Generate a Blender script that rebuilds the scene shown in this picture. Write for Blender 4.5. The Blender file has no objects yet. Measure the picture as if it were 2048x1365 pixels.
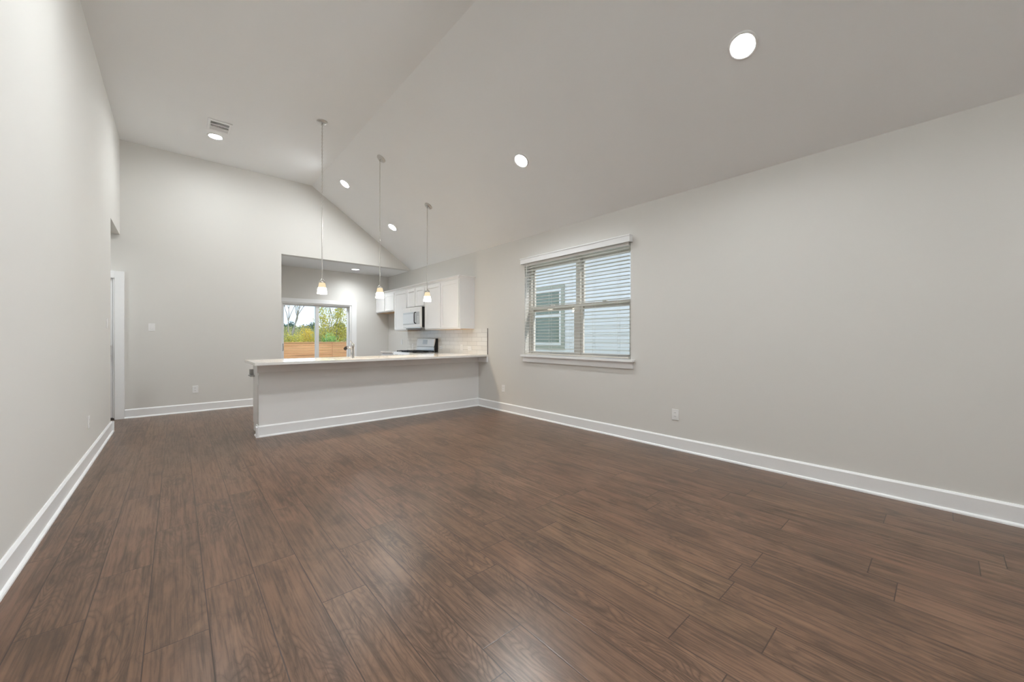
import bpy, bmesh, math, random
from mathutils import Vector, Matrix
random.seed(7)
SC = bpy.context.scene
COL = SC.collection
R = math.radians

# ---------------------------------------------------------------- camera
cd = bpy.data.cameras.new('camera')
cam = bpy.data.objects.new('camera', cd)
COL.objects.link(cam)
cam.location = (0, 0, 1.2)
cam.rotation_euler = (R(90), 0, -math.atan2(671, 762))
cd.sensor_width = 36
cd.lens = 762 / 2048 * 36
cd.shift_y = -5.5 / 2048
cd.clip_start = 0.02
cd.clip_end = 500
SC.camera = cam

# ---------------------------------------------------------------- world
W = bpy.data.worlds.new('sky')
SC.world = W
W.use_nodes = True
wn, wl = W.node_tree.nodes, W.node_tree.links
wn.clear()
w_out = wn.new('ShaderNodeOutputWorld')
w_bg = wn.new('ShaderNodeBackground')
w_tc = wn.new('ShaderNodeTexCoord')
w_map = wn.new('ShaderNodeMapping')
w_map.inputs['Scale'].default_value = (1.6, 1.6, 5.0)
w_noise = wn.new('ShaderNodeTexNoise')
w_noise.inputs['Scale'].default_value = 2.2
w_noise.inputs['Detail'].default_value = 6
w_ramp = wn.new('ShaderNodeValToRGB')
w_ramp.color_ramp.elements[0].position = 0.46
w_ramp.color_ramp.elements[0].color = (0.52, 0.73, 0.97, 1)
w_ramp.color_ramp.elements[1].position = 0.74
w_ramp.color_ramp.elements[1].color = (0.96, 0.98, 1.0, 1)
wl.new(w_tc.outputs['Generated'], w_map.inputs['Vector'])
wl.new(w_map.outputs['Vector'], w_noise.inputs['Vector'])
wl.new(w_noise.outputs['Fac'], w_ramp.inputs['Fac'])
wl.new(w_ramp.outputs['Color'], w_bg.inputs['Color'])
wl.new(w_bg.outputs['Background'], w_out.inputs['Surface'])
w_bg.inputs['Strength'].default_value = 1.42

# ---------------------------------------------------------------- sun
sd = bpy.data.lights.new('sun', 'SUN')
sun = bpy.data.objects.new('sun', sd)
COL.objects.link(sun)
sd.energy = 3.0
sd.angle = R(0.6)
sd.color = (1.0, 0.95, 0.86)
sun.location = (3, -10, 14)
sun.rotation_euler = Vector((-0.22, 0.75, -0.62)).to_track_quat('-Z', 'Y').to_euler()

# ---------------------------------------------------------------- view
VS = SC.view_settings
SC.display_settings.display_device = 'sRGB'
VS.view_transform = 'Standard'
VS.look = 'None'
VS.exposure = 0.53
VS.gamma = 1.0
VS.use_curve_mapping = False
SC.cycles.use_denoising = True
SC.cycles.max_bounces = 10
SC.cycles.diffuse_bounces = 7
SC.cycles.glossy_bounces = 4
SC.cycles.transparent_max_bounces = 16
SC.cycles.sample_clamp_indirect = 6.0
SC.cycles.caustics_reflective = False
SC.cycles.caustics_refractive = False

CAN_POWER = 500.0     # emission strength of every downlight lens
SHADE_POWER = 15.0
BULB_POWER = 1150.0

# ================================================================ helpers
ROOT = {}


def tag(o, label=None, cat=None, group=None, kind=None):
    if label:
        o['label'] = label
    if cat:
        o['category'] = cat
    if group:
        o['group'] = group
    if kind:
        o['kind'] = kind
    return o


def empty(name, loc, label=None, cat=None, group=None, kind=None):
    o = bpy.data.objects.new(name, None)
    COL.objects.link(o)
    o.location = loc
    o.empty_display_size = 0.1
    ROOT[o.name] = Vector(loc)
    return tag(o, label, cat, group, kind)


class MB:
    """collects geometry given in world (or thing) coordinates"""

    def __init__(self):
        self.v, self.f, self.sm, self.mi = [], [], [], []

    def add(self, vs, fs, smooth=False, mi=0):
        n = len(self.v)
        self.v += [tuple(p) for p in vs]
        for q in fs:
            self.f.append([n + i for i in q])
            self.sm.append(smooth)
            self.mi.append(mi)
        return self

    def box(self, a, b, mi=0):
        x0, x1 = sorted((a[0], b[0]))
        y0, y1 = sorted((a[1], b[1]))
        z0, z1 = sorted((a[2], b[2]))
        vs = [(x0, y0, z0), (x1, y0, z0), (x1, y1, z0), (x0, y1, z0),
              (x0, y0, z1), (x1, y0, z1), (x1, y1, z1), (x0, y1, z1)]
        return self.add(vs, [(0, 3, 2, 1), (4, 5, 6, 7), (0, 1, 5, 4), (1, 2, 6, 5), (2, 3, 7, 6), (3, 0, 4, 7)], mi=mi)

    def prism(self, poly, axis, a, b, mi=0):
        """poly of 2D points swept along axis from a to b. axis x: (y,z); y: (x,z); z: (x,y)"""
        def p3(p, t):
            return {'x': (t, p[0], p[1]), 'y': (p[0], t, p[1]), 'z': (p[0], p[1], t)}[axis]
        n = len(poly)
        vs = [p3(p, a) for p in poly] + [p3(p, b) for p in poly]
        fs = [tuple(range(n))[::-1], tuple(range(n, 2 * n))]
        fs += [(i, (i + 1) % n, n + (i + 1) % n, n + i) for i in range(n)]
        return self.add(vs, fs, mi=mi)

    def tube(self, pts, r, n=10, cap=True, mi=0):
        pts = [Vector(p) for p in pts]
        rs = r if isinstance(r, (list, tuple)) else [r] * len(pts)
        vs, fs = [], []
        prev = None
        for i, p in enumerate(pts):
            t = (pts[min(i + 1, len(pts) - 1)] - pts[max(i - 1, 0)]).normalized()
            if prev is None:
                ref = Vector((0, 0, 1)) if abs(t.z) < 0.9 else Vector((1, 0, 0))
                u = t.cross(ref).normalized()
            else:
                u = (prev - t * prev.dot(t)).normalized()
            prev = u
            w = t.cross(u)
            for k in range(n):
                a = 2 * math.pi * k / n
                vs.append(p + (u * math.cos(a) + w * math.sin(a)) * rs[i])
        for i in range(len(pts) - 1):
            for k in range(n):
                k2 = (k + 1) % n
                fs.append((i * n + k, i * n + k2, (i + 1) * n + k2, (i + 1) * n + k))
        self.add(vs, fs, True, mi)
        if cap:
            m = len(pts) - 1
            self.add(vs[:n], [tuple(range(n))[::-1]], mi=mi)
            self.add(vs[m * n:], [tuple(range(n))], mi=mi)
        return self

    def lathe(self, prof, c=(0, 0, 0), n=32, mi=0, mis=None, smooth=True):
        """prof: (r, z) pairs around a vertical axis through c"""
        vs, fs = [], []
        for r, z in prof:
            for k in range(n):
                a = 2 * math.pi * k / n
                vs.append((c[0] + r * math.cos(a), c[1] + r * math.sin(a), c[2] + z))
        base = len(self.v)
        self.v += vs
        for i in range(len(prof) - 1):
            for k in range(n):
                k2 = (k + 1) % n
                self.f.append([base + i * n + k, base + i * n + k2, base + (i + 1) * n + k2, base + (i + 1) * n + k])
                self.sm.append(smooth)
                self.mi.append(mis[i] if mis else mi)
        return self

    def torus(self, c, R0, r, ax1, ax2, n=12, m=6, stretch=1.0, mi=0):
        c, ax1, ax2 = Vector(c), Vector(ax1), Vector(ax2)
        ax3 = ax1.cross(ax2)
        vs, fs = [], []
        for i in range(n):
            a = 2 * math.pi * i / n
            d = ax1 * math.cos(a) + ax2 * math.sin(a)
            ctr = c + ax1 * math.cos(a) * R0 + ax2 * math.sin(a) * R0 * stretch
            for j in range(m):
                b = 2 * math.pi * j / m
                vs.append(ctr + d * math.cos(b) * r + ax3 * math.sin(b) * r)
        for i in range(n):
            for j in range(m):
                fs.append((i * m + j, ((i + 1) % n) * m + j, ((i + 1) % n) * m + (j + 1) % m, i * m + (j + 1) % m))
        return self.add(vs, fs, True, mi)

    def build(self, name, mats, parent=None, bevel=0.0, label=None):
        if not isinstance(mats, (list, tuple)):
            mats = [mats]
        off = Vector((0, 0, 0))
        if parent is not None:
            p = parent
            while p.parent is not None:
                p = p.parent
            off = ROOT.get(p.name, Vector(p.location))
        me = bpy.data.meshes.new(name)
        me.from_pydata([(x - off.x, y - off.y, z - off.z) for x, y, z in self.v], [], self.f)
        for m in mats:
            me.materials.append(m)
        me.polygons.foreach_set('use_smooth', self.sm)
        me.polygons.foreach_set('material_index', self.mi)
        me.update()
        bm = bmesh.new()
        bm.from_mesh(me)
        bmesh.ops.recalc_face_normals(bm, faces=bm.faces)
        bm.to_mesh(me)
        bm.free()
        o = bpy.data.objects.new(name, me)
        COL.objects.link(o)
        if parent is not None:
            o.parent = parent
        if bevel:
            b = o.modifiers.new('bevel', 'BEVEL')
            b.width = bevel
            b.segments = 2
            b.limit_method = 'ANGLE'
            b.angle_limit = R(50)
        if label:
            o['label'] = label
        return o


def copy_tree(o, parent=None):
    c = o.copy()
    COL.objects.link(c)
    if parent is not None:
        c.parent = parent
        c.matrix_parent_inverse = o.matrix_parent_inverse.copy()
    for ch in list(o.children):
        copy_tree(ch, c)
    return c


# ================================================================ materials
class N:
    def __init__(self, name):
        self.m = bpy.data.materials.new(name)
        self.m.use_nodes = True
        self.n, self.l = self.m.node_tree.nodes, self.m.node_tree.links
        self.n.clear()
        self.out = self.n.new('ShaderNodeOutputMaterial')

    def node(self, t, **kw):
        x = self.n.new(t)
        for k, v in kw.items():
            setattr(x, k, v)
        return x

    def link(self, a, b):
        self.l.new(a, b)

    def val(self, sock, v):
        if hasattr(v, 'links') or isinstance(v, bpy.types.NodeSocket):
            self.link(v, sock)
        else:
            sock.default_value = v

    def math(self, op, a, b=0.0, c=None):
        x = self.node('ShaderNodeMath', operation=op)
        self.val(x.inputs[0], a)
        self.val(x.inputs[1], b)
        if c is not None:
            self.val(x.inputs[2], c)
        return x.outputs[0]

    def mix(self, f, a, b, blend='MIX'):
        x = self.node('ShaderNodeMix', data_type='RGBA', blend_type=blend)
        self.val(x.inputs['Factor'], f)
        self.val(x.inputs[6], a)
        self.val(x.inputs[7], b)
        return x.outputs[2]

    def obj(self):
        return self.node('ShaderNodeTexCoord').outputs['Object']

    def noise(self, vec, scale, detail=4, rough=0.5, dist=0.0):
        x = self.node('ShaderNodeTexNoise')
        if vec is not None:
            self.link(vec, x.inputs['Vector'])
        x.inputs['Scale'].default_value = scale
        x.inputs['Detail'].default_value = detail
        x.inputs['Roughness'].default_value = rough
        x.inputs['Distortion'].default_value = dist
        return x.outputs['Fac']

    def ramp(self, f, stops):
        x = self.node('ShaderNodeValToRGB')
        self.link(f, x.inputs['Fac'])
        e = x.color_ramp.elements
        while len(e) < len(stops):
            e.new(0.5)
        for i, (p, c) in enumerate(stops):
            e[i].position = p
            e[i].color = (*c, 1)
        return x.outputs['Color']

    def bump(self, h, strength, dist=0.002):
        x = self.node('ShaderNodeBump')
        x.inputs['Strength'].default_value = strength
        x.inputs['Distance'].default_value = dist
        self.link(h, x.inputs['Height'])
        return x.outputs['Normal']

    def bsdf(self, color, rough=0.5, metal=0.0, normal=None, spec=0.5, **kw):
        b = self.node('ShaderNodeBsdfPrincipled')
        if isinstance(color, (tuple, list)):
            b.inputs['Base Color'].default_value = (*color[:3], 1)
        else:
            self.link(color, b.inputs['Base Color'])
        self.val(b.inputs['Roughness'], rough)
        b.inputs['Metallic'].default_value = metal
        b.inputs['Specular IOR Level'].default_value = spec
        if normal is not None:
            self.link(normal, b.inputs['Normal'])
        for k, v in kw.items():
            self.val(b.inputs[k.replace('_', ' ')], v)
        self.link(b.outputs[0], self.out.inputs['Surface'])
        return self.m


def simple(name, color, rough=0.5, metal=0.0, spec=0.5, var=0.03, scale=20):
    k = N(name)
    n = k.noise(k.obj(), scale, 3)
    c = k.mix(n, tuple(x * (1 - var) for x in color) + (1,), tuple(min(1, x * (1 + var)) for x in color) + (1,))
    return k.bsdf(c, rough, metal, spec=spec)


def paint(name, color, bump=0.12):
    k = N(name)
    co = k.obj()
    n = k.noise(co, 160, 3, 0.6)
    n2 = k.noise(co, 1.3, 2)
    c = k.mix(n2, tuple(x * 0.985 for x in color) + (1,), tuple(x * 1.015 for x in color) + (1,))
    return k.bsdf(c, 0.75, normal=k.bump(n, bump, 0.0015), spec=0.3)


M = {}
M['wall'] = paint('wall_paint', (0.705, 0.695, 0.668))
M['ceil'] = paint('ceiling_paint', (0.865, 0.872, 0.875))
M['pen'] = paint('pale_grey_paint', (0.78, 0.78, 0.775))
M['trim'] = simple('white_trim_paint', (0.87, 0.88, 0.89), 0.35, var=0.01)
M['cab'] = simple('white_cabinet_paint', (0.86, 0.86, 0.865), 0.4, var=0.01)
M['reveal'] = simple('shadow_gap_grey', (0.45, 0.45, 0.45), 0.6)
M['ply'] = simple('raw_plywood', (0.62, 0.42, 0.24), 0.6, var=0.12, scale=9)
M['plastic'] = simple('white_plastic', (0.83, 0.83, 0.83), 0.35, var=0.01)
M['slot'] = simple('dark_slot', (0.05, 0.05, 0.05), 0.6)
M['vinyl'] = simple('almond_vinyl', (0.66, 0.63, 0.58), 0.4, var=0.02)
M['vinylw'] = simple('white_vinyl', (0.80, 0.80, 0.79), 0.35, var=0.01)
M['slat'] = simple('white_blind_slat', (0.80, 0.80, 0.78), 0.4, var=0.01)
M['cord'] = simple('blind_cord', (0.75, 0.74, 0.70), 0.8)
M['nickel'] = simple('brushed_nickel', (0.55, 0.53, 0.50), 0.32, 1.0, var=0.04, scale=60)
M['chrome'] = simple('chrome', (0.78, 0.78, 0.78), 0.08, 1.0, var=0.0)
M['steel'] = simple('brushed_steel', (0.62, 0.62, 0.61), 0.28, 1.0, var=0.03, scale=80)
M['appl'] = simple('white_enamel', (0.86, 0.86, 0.85), 0.2, var=0.0)
M['applgrey'] = simple('grey_glass_panel', (0.52, 0.54, 0.54), 0.1, var=0.02)
M['appllt'] = simple('pale_screen_glass', (0.70, 0.72, 0.72), 0.12, var=0.02)
M['black'] = simple('black_enamel', (0.012, 0.012, 0.012), 0.3)
M['iron'] = simple('cast_iron', (0.015, 0.015, 0.016), 0.55)
M['rubber'] = simple('black_rubber', (0.02, 0.015, 0.012), 0.5)
M['threshold'] = simple('dark_bronze', (0.05, 0.04, 0.035), 0.45)
M['ventgrey'] = simple('vent_interior_grey', (0.22, 0.22, 0.22), 0.7)
M['bracket'] = simple('grey_plastic', (0.42, 0.42, 0.41), 0.45)


def emis(name, color, strength, beam=0.0):
    k = N(name)
    e = k.node('ShaderNodeEmission')
    e.inputs['Color'].default_value = (*color, 1)
    e.inputs['Strength'].default_value = strength
    if beam:                      # downlight optics: intensity falls off away from the axis
        ge = k.node('ShaderNodeNewGeometry')
        vd = k.node('ShaderNodeVectorMath', operation='DOT_PRODUCT')
        k.link(ge.outputs['Incoming'], vd.inputs[0])
        k.link(ge.outputs['Normal'], vd.inputs[1])
        k.link(k.math('MULTIPLY', k.math('POWER', k.math('ABSOLUTE', vd.outputs['Value']), beam), strength), e.inputs['Strength'])
    k.link(e.outputs[0], k.out.inputs['Surface'])
    return k.m


M['can'] = emis('downlight_lens', (0.955, 0.99, 1.0), CAN_POWER * 0.8, 0.35)
M['can_soft'] = emis('dimmed_downlight_lens', (0.955, 0.99, 1.0), CAN_POWER * 0.70, 2.0)
M['can_mid'] = emis('kitchen_downlight_lens', (0.955, 0.99, 1.0), CAN_POWER * 0.45, 0.35)
M['can_main'] = emis('bright_downlight_lens', (0.955, 0.99, 1.0), CAN_POWER * 1.2, 0.35)
M['shade_hot'] = emis('lit_opal_glass', (1.0, 0.88, 0.70), SHADE_POWER)
M['bulb'] = emis('lamp_bulb', (1.0, 0.76, 0.48), BULB_POWER)
M['shade_dim'] = emis('opal_glass_neck', (1.0, 0.80, 0.52), 0.72)


def glass(name, tint=(0.98, 0.98, 0.98)):
    k = N(name)
    t = k.node('ShaderNodeBsdfTransparent')
    t.inputs['Color'].default_value = (*tint, 1)
    g = k.node('ShaderNodeBsdfGlossy')
    g.inputs['Roughness'].default_value = 0.01
    ge = k.node('ShaderNodeNewGeometry')
    vd = k.node('ShaderNodeVectorMath', operation='DOT_PRODUCT')
    k.link(ge.outputs['Incoming'], vd.inputs[0])
    k.link(ge.outputs['Normal'], vd.inputs[1])
    cosv = k.math('ABSOLUTE', vd.outputs['Value'])
    fres = k.math('ADD', 0.04, k.math('MULTIPLY', 0.96, k.math('POWER', k.math('SUBTRACT', 1.0, cosv), 5.0)))
    mx = k.node('ShaderNodeMixShader')
    k.link(fres, mx.inputs[0])
    k.link(t.outputs[0], mx.inputs[1])
    k.link(g.outputs[0], mx.inputs[2])
    k.link(mx.outputs[0], k.out.inputs['Surface'])
    return k.m


M['glass'] = glass('window_glass')


def floor_mat():
    k = N('brown_plank_floor')
    sep = k.node('ShaderNodeSeparateXYZ')
    k.link(k.obj(), sep.inputs[0])
    x, y = sep.outputs[0], sep.outputs[1]
    u = k.math('DIVIDE', k.math('SUBTRACT', x, 0.102 - 1.96), 0.196)
    i = k.math('FLOOR', u)
    fu = k.math('SUBTRACT', u, i)
    w1 = k.node('ShaderNodeTexWhiteNoise', noise_dimensions='1D')
    k.link(i, w1.inputs['W'])
    v = k.math('ADD', k.math('DIVIDE', k.math('ADD', y, 20), 1.22), k.math('MULTIPLY', w1.outputs['Value'], 9.7))
    j = k.math('FLOOR', v)
    fv = k.math('SUBTRACT', v, j)
    cmb = k.node('ShaderNodeCombineXYZ')
    k.link(i, cmb.inputs[0])
    k.link(j, cmb.inputs[1])
    w2 = k.node('ShaderNodeTexWhiteNoise', noise_dimensions='2D')
    k.link(cmb.outputs[0], w2.inputs['Vector'])
    r = w2.outputs['Value']
    rs = k.node('ShaderNodeSeparateXYZ')
    k.link(w2.outputs['Color'], rs.inputs[0])

    def coords(sx, sy, off):
        c = k.node('ShaderNodeCombineXYZ')
        k.link(k.math('ADD', k.math('MULTIPLY', x, sx), k.math('MULTIPLY', r, off)), c.inputs[0])
        k.link(k.math('ADD', k.math('MULTIPLY', y, sy), k.math('MULTIPLY', rs.outputs[1], off)), c.inputs[1])
        k.link(k.math('MULTIPLY', rs.outputs[2], 11.0), c.inputs[2])
        return c.outputs[0]
    field = k.noise(coords(5.2, 1.05, 37), 1.0, 2, 0.5, 0.25)
    wig = k.noise(coords(26, 7, 29), 1.0, 3, 0.6)
    rings = k.math('PINGPONG', k.math('ADD', k.math('MULTIPLY', field, 30.0), k.math('MULTIPLY', wig, 1.6)), 0.5)       # 0..0.5 growth rings
    ringline = k.math('POWER', k.math('MULTIPLY', rings, 2.0), 0.30)
    fine = k.noise(coords(70, 2.6, 19), 1.0, 5, 0.65, 0.3)
    blot = k.noise(coords(6.5, 2.4, 23), 1.0, 5, 0.62, 0.9)
    broad = k.noise(coords(2.2, 0.8, 51), 1.0, 2, 0.5)

    def rng(v, a, b_):
        m_ = k.node('ShaderNodeMapRange')
        k.link(v, m_.inputs['Value'])
        m_.inputs['From Min'].default_value = a
        m_.inputs['From Max'].default_value = b_
        return m_.outputs[0]
    base = k.ramp(r, [(0.0, (0.134, 0.076, 0.047)), (0.4, (0.155, 0.086, 0.054)),
                      (0.75, (0.170, 0.092, 0.057)), (1.0, (0.180, 0.106, 0.064))])
    c0 = k.mix(k.math('MULTIPLY', rng(broad, 0.35, 0.7), 0.45), base, (0.217, 0.127, 0.081, 1))
    c1 = k.mix(k.math('MULTIPLY', k.math('MULTIPLY', k.math('SUBTRACT', 1.0, ringline), 0.95), rng(broad, 0.42, 0.62)), c0, (0.029, 0.017, 0.010, 1))
    c2 = k.mix(k.math('MULTIPLY', rng(fine, 0.43, 0.64), 0.75), c1, (0.050, 0.030, 0.019, 1))
    c3 = k.mix(k.math('MULTIPLY', rng(blot, 0.52, 0.70), 0.66), c2, (0.043, 0.026, 0.017, 1))
    c4 = k.mix(k.math('MULTIPLY', rng(blot, 0.46, 0.26), 0.40), c3, (0.260, 0.152, 0.096, 1))
    eu = k.math('MINIMUM', fu, k.math('SUBTRACT', 1.0, fu))
    ev = k.math('MULTIPLY', k.math('MINIMUM', fv, k.math('SUBTRACT', 1.0, fv)), 6.2)
    e = k.math('MINIMUM', eu, ev)
    ms = k.node('ShaderNodeMapRange')
    k.link(e, ms.inputs['Value'])
    ms.inputs['From Min'].default_value = 0.004
    ms.inputs['From Max'].default_value = 0.016
    seam = ms.outputs[0]
    c5 = k.mix(seam, (0.040, 0.024, 0.018, 1), c4)
    h = k.math('ADD', k.math('MULTIPLY', seam, 0.4),
               k.math('ADD', k.math('MULTIPLY', ringline, 0.2), k.math('MULTIPLY', blot, 0.8)))
    nrm = k.bump(h, 0.22, 0.0025)
    rough = k.math('ADD', 0.25, k.math('MULTIPLY', fine, 0.10))
    return k.bsdf(c5, rough, normal=nrm, spec=0.40)


M['floor'] = floor_mat()


def quartz():
    k = N('off_white_quartz')
    co = k.obj()
    n = k.noise(co, 260, 2, 0.7)
    c = k.ramp(n, [(0.3, (0.70, 0.68, 0.65)), (0.5, (0.78, 0.765, 0.74)), (0.7, (0.83, 0.82, 0.80))])
    return k.bsdf(c, 0.10)


M['quartz'] = quartz()


def tile_mat():
    k = N('glazed_subway_tile')
    sep = k.node('ShaderNodeSeparateXYZ')
    k.link(k.obj(), sep.inputs[0])
    c = k.node('ShaderNodeCombineXYZ')
    k.link(k.math('ADD', sep.outputs[1], 0.02), c.inputs[0])
    k.link(k.math('SUBTRACT', sep.outputs[2], 0.915), c.inputs[1])
    b = k.node('ShaderNodeTexBrick')
    k.link(c.outputs[0], b.inputs['Vector'])
    b.inputs['Scale'].default_value = 1.0
    b.inputs['Brick Width'].default_value = 0.30
    b.inputs['Row Height'].default_value = 0.0765
    b.inputs['Mortar Size'].default_value = 0.003
    b.inputs['Mortar Smooth'].default_value = 0.2
    b.inputs['Color1'].default_value = (0.76, 0.75, 0.725, 1)
    b.inputs['Color2'].default_value = (0.83, 0.825, 0.80, 1)
    b.inputs['Mortar'].default_value = (0.56, 0.55, 0.53, 1)
    n = k.noise(k.obj(), 14, 3)
    h = k.math('ADD', k.math('MULTIPLY', k.math('SUBTRACT', 1.0, b.outputs['Fac']), 1.0), k.math('MULTIPLY', n, 0.9))
    return k.bsdf(b.outputs['Color'], 0.12, normal=k.bump(h, 0.5, 0.003))


M['tile'] = tile_mat()


def cedar():
    k = N('cedar_boards')
    mp = k.node('ShaderNodeMapping')
    mp.inputs['Scale'].default_value = (0.7, 4, 26)
    k.link(k.obj(), mp.inputs['Vector'])
    n = k.noise(mp.outputs[0], 1.0, 4, 0.6)
    sep = k.node('ShaderNodeSeparateXYZ')
    k.link(k.obj(), sep.inputs[0])
    w = k.node('ShaderNodeTexWhiteNoise', noise_dimensions='1D')
    k.link(k.math('FLOOR', k.math('MULTIPLY', k.math('ADD', sep.outputs[2], 3.0), 9.5238)), w.inputs['W'])
    a = k.ramp(n, [(0.25, (0.17, 0.080, 0.038)), (0.5, (0.37, 0.185, 0.085)), (0.75, (0.52, 0.29, 0.14))])
    c = k.mix(k.math('MULTIPLY', w.outputs['Value'], 0.4), a, (0.50, 0.29, 0.15, 1))
    return k.bsdf(c, 0.75)


M['cedar'] = cedar()


def leafmat(name, c0, c1):
    k = N(name)
    n = k.noise(k.obj(), 2.6, 3)
    c = k.ramp(n, [(0.35, c0), (0.65, c1)])
    d = k.node('ShaderNodeBsdfDiffuse')
    k.link(c, d.inputs['Color'])
    t = k.node('ShaderNodeBsdfTranslucent')
    k.link(c, t.inputs['Color'])
    mx = k.node('ShaderNodeMixShader')
    mx.inputs[0].default_value = 0.35
    k.link(d.outputs[0], mx.inputs[1])
    k.link(t.outputs[0], mx.inputs[2])
    k.link(mx.outputs[0], k.out.inputs['Surface'])
    return k.m


M['leaf_yel'] = leafmat('yellow_green_leaves', (0.34, 0.36, 0.07), (0.58, 0.50, 0.12))
M['leaf_gold'] = leafmat('golden_leaves', (0.55, 0.42, 0.08), (0.75, 0.55, 0.10))
M['leaf_olive'] = leafmat('olive_leaves', (0.24, 0.27, 0.12), (0.44, 0.42, 0.20))
M['leaf_dark'] = leafmat('dark_green_leaves', (0.05, 0.10, 0.07), (0.11, 0.17, 0.12))
M['leaf_green'] = leafmat('fresh_green_leaves', (0.20, 0.40, 0.10), (0.35, 0.50, 0.18))
M['bark'] = simple('grey_bark', (0.24, 0.23, 0.20), 0.9, var=0.2, scale=8)
M['grass'] = simple('dry_lawn', (0.30, 0.30, 0.14), 0.95, var=0.3, scale=3)
M['concrete'] = simple('pale_concrete', (0.62, 0.60, 0.57), 0.85, var=0.05, scale=6)
M['siding'] = simple('pale_blue_siding', (0.84, 0.835, 0.84), 0.6, var=0.02)
M['htrim'] = simple('olive_grey_trim', (0.40, 0.41, 0.34), 0.6, var=0.03)
M['hglass'] = simple('reflection_tinted_glass', (0.20, 0.24, 0.19), 0.05, var=0.05)  # green of the reflected trees is put into the pane's base colour
M['roof'] = simple('grey_shingles', (0.16, 0.16, 0.17), 0.9, var=0.2, scale=30)

# ================================================================ setting
XL, XR, YB, YN, YF = -0.632, 4.04, 8.08, 9.33, -2.75
ZT, XG = 4.15, 1.962
SL = 0.6695


def zs(x):
    return ZT - SL * (x - XG)


def S(mb, name, mat, parent=None, bevel=0.0):
    o = mb.build(name, mat, parent, bevel)
    if parent is None:
        o['kind'] = 'structure'
    return o


def SE(name, loc):
    return empty(name, loc, kind='structure')


S(MB().box((-3.3, -2.95, -0.12), (4.24, 9.5, 0)), 'floor', M['floor'])

S(MB().box((XL - 0.15, YF, 0), (XL, 7.04, ZT)).box((XL - 0.15, 7.04, 2.74), (XL, YB, ZT)), 'wall_left', M['wall'])

wy0, wy1, wz0, wz1 = 2.46, 4.29, 0.918, 2.36     # window opening
b = MB()
b.box((XR, YF, 0), (XR + 0.2, wy0, 2.757)).box((XR, wy1, 0), (XR + 0.2, YN, 2.757))
b.box((XR, wy0, 0), (XR + 0.2, wy1, wz0)).box((XR, wy0, wz1), (XR + 0.2, wy1, 2.757))
S(b, 'wall_right', M['wall'])

dx0, dx1, dz1 = -1.56, -0.69, 2.095              # hall door opening
b = MB()
b.box((-3.1, YB, 0), (dx0, YB + 0.15, ZT)).box((dx0, YB, dz1), (dx1, YB + 0.15, ZT)).box((dx1, YB, 0), (1.451, YB + 0.15, ZT))
b.prism([(1.451, 2.757), (XR, 2.757), (XG, ZT), (1.451, ZT)], 'y', YB, YB + 0.15)
S(b, 'wall_back', M['wall'])

sx0, sx1, sz1 = 1.65, 3.13, 1.985                # sliding door opening
b = MB()
b.box((1.3, YN, 0), (sx0, YN + 0.17, 2.757)).box((sx1, YN, 0), (XR + 0.2, YN + 0.17, 2.757)).box((sx0, YN, sz1), (sx1, YN + 0.17, 2.757))
S(b, 'wall_kitchen', M['wall'])
S(MB().box((1.3, YB + 0.15, 0), (1.451, YN, 2.757)), 'wall_kitchen_side', M['wall'])
S(MB().box((-0.782, YF - 0.15, 0), (XR + 0.2, YF, 4.15)), 'wall_front', M['wall'])
S(MB().box((-3.1, 6.89, 0), (XL - 0.15, 7.04, 2.74)), 'wall_hall', M['wall'])
S(MB().box((-3.25, 6.89, 0), (-3.1, YB + 0.15, 2.74)), 'wall_hall_end', M['wall'])

b = MB()
b.box((XL - 0.15, YF - 0.15, ZT), (XG, YB + 0.15, ZT + 0.12))
b.prism([(XG, ZT), (XR + 0.2, zs(XR + 0.2)), (XR + 0.2, zs(XR + 0.2) + 0.14), (XG, ZT + 0.12)], 'y', YF - 0.15, YB + 0.15)
b.box((1.3, YB + 0.15, 2.757), (XR + 0.2, YN + 0.17, 2.86))
b.box((-3.25, 6.89, 2.74), (XL - 0.15, YB + 0.15, 2.86))
S(b, 'ceiling', M['ceil'])


# ---- baseboards: profile swept along straight runs
def base_run(mb, p, q, nx, ny, h=0.137):
    """p,q: (x,y) on the wall face; n: direction into the room"""
    prof = [(0, 0), (0.032, 0), (0.031, 0.010), (0.026, 0.017), (0.017, 0.021), (0.017, h - 0.014), (0.008, h), (0, h)]
    vs, fs = [], []
    for (x, y) in (p, q):
        for d, z in prof:
            vs.append((x + nx * d, y + ny * d, z))
    n = len(prof)
    fs = [tuple(range(n)), tuple(range(n, 2 * n))[::-1]] + [(i, (i + 1) % n, n + (i + 1) % n, n + i) for i in range(n)]
    mb.add(vs, fs)
    return mb


b = MB()
base_run(b, (XL, YF), (XL, 7.072), 1, 0)
base_run(b, (XL + 0.032, 7.04), (XL - 0.15, 7.04), 0, 1)
S(b, 'baseboard_left', M['trim'])
S(base_run(MB(), (-0.58, YB), (1.451, YB), 0, -1), 'baseboard_back', M['trim'])
PY = 5.49                                         # room face of the peninsula half wall
PX = 0.748                                        # its free end
S(base_run(MB(), (XR, YF), (XR, PY), -1, 0), 'baseboard_right', M['trim'])
b = MB()
base_run(b, (PX - 0.032, PY), (XR, PY), 0, -1)
base_run(b, (PX, PY - 0.032), (PX, PY + 0.13), -1, 0)
S(b, 'baseboard_peninsula', M['trim'])
S(base_run(MB(), (-0.6, YF), (XR, YF), 0, 1), 'baseboard_front', M['trim'])
S(MB().box((PX, PY, 0), (XR, PY + 0.125, 0.885)), 'wall_peninsula', M['pen'])
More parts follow.
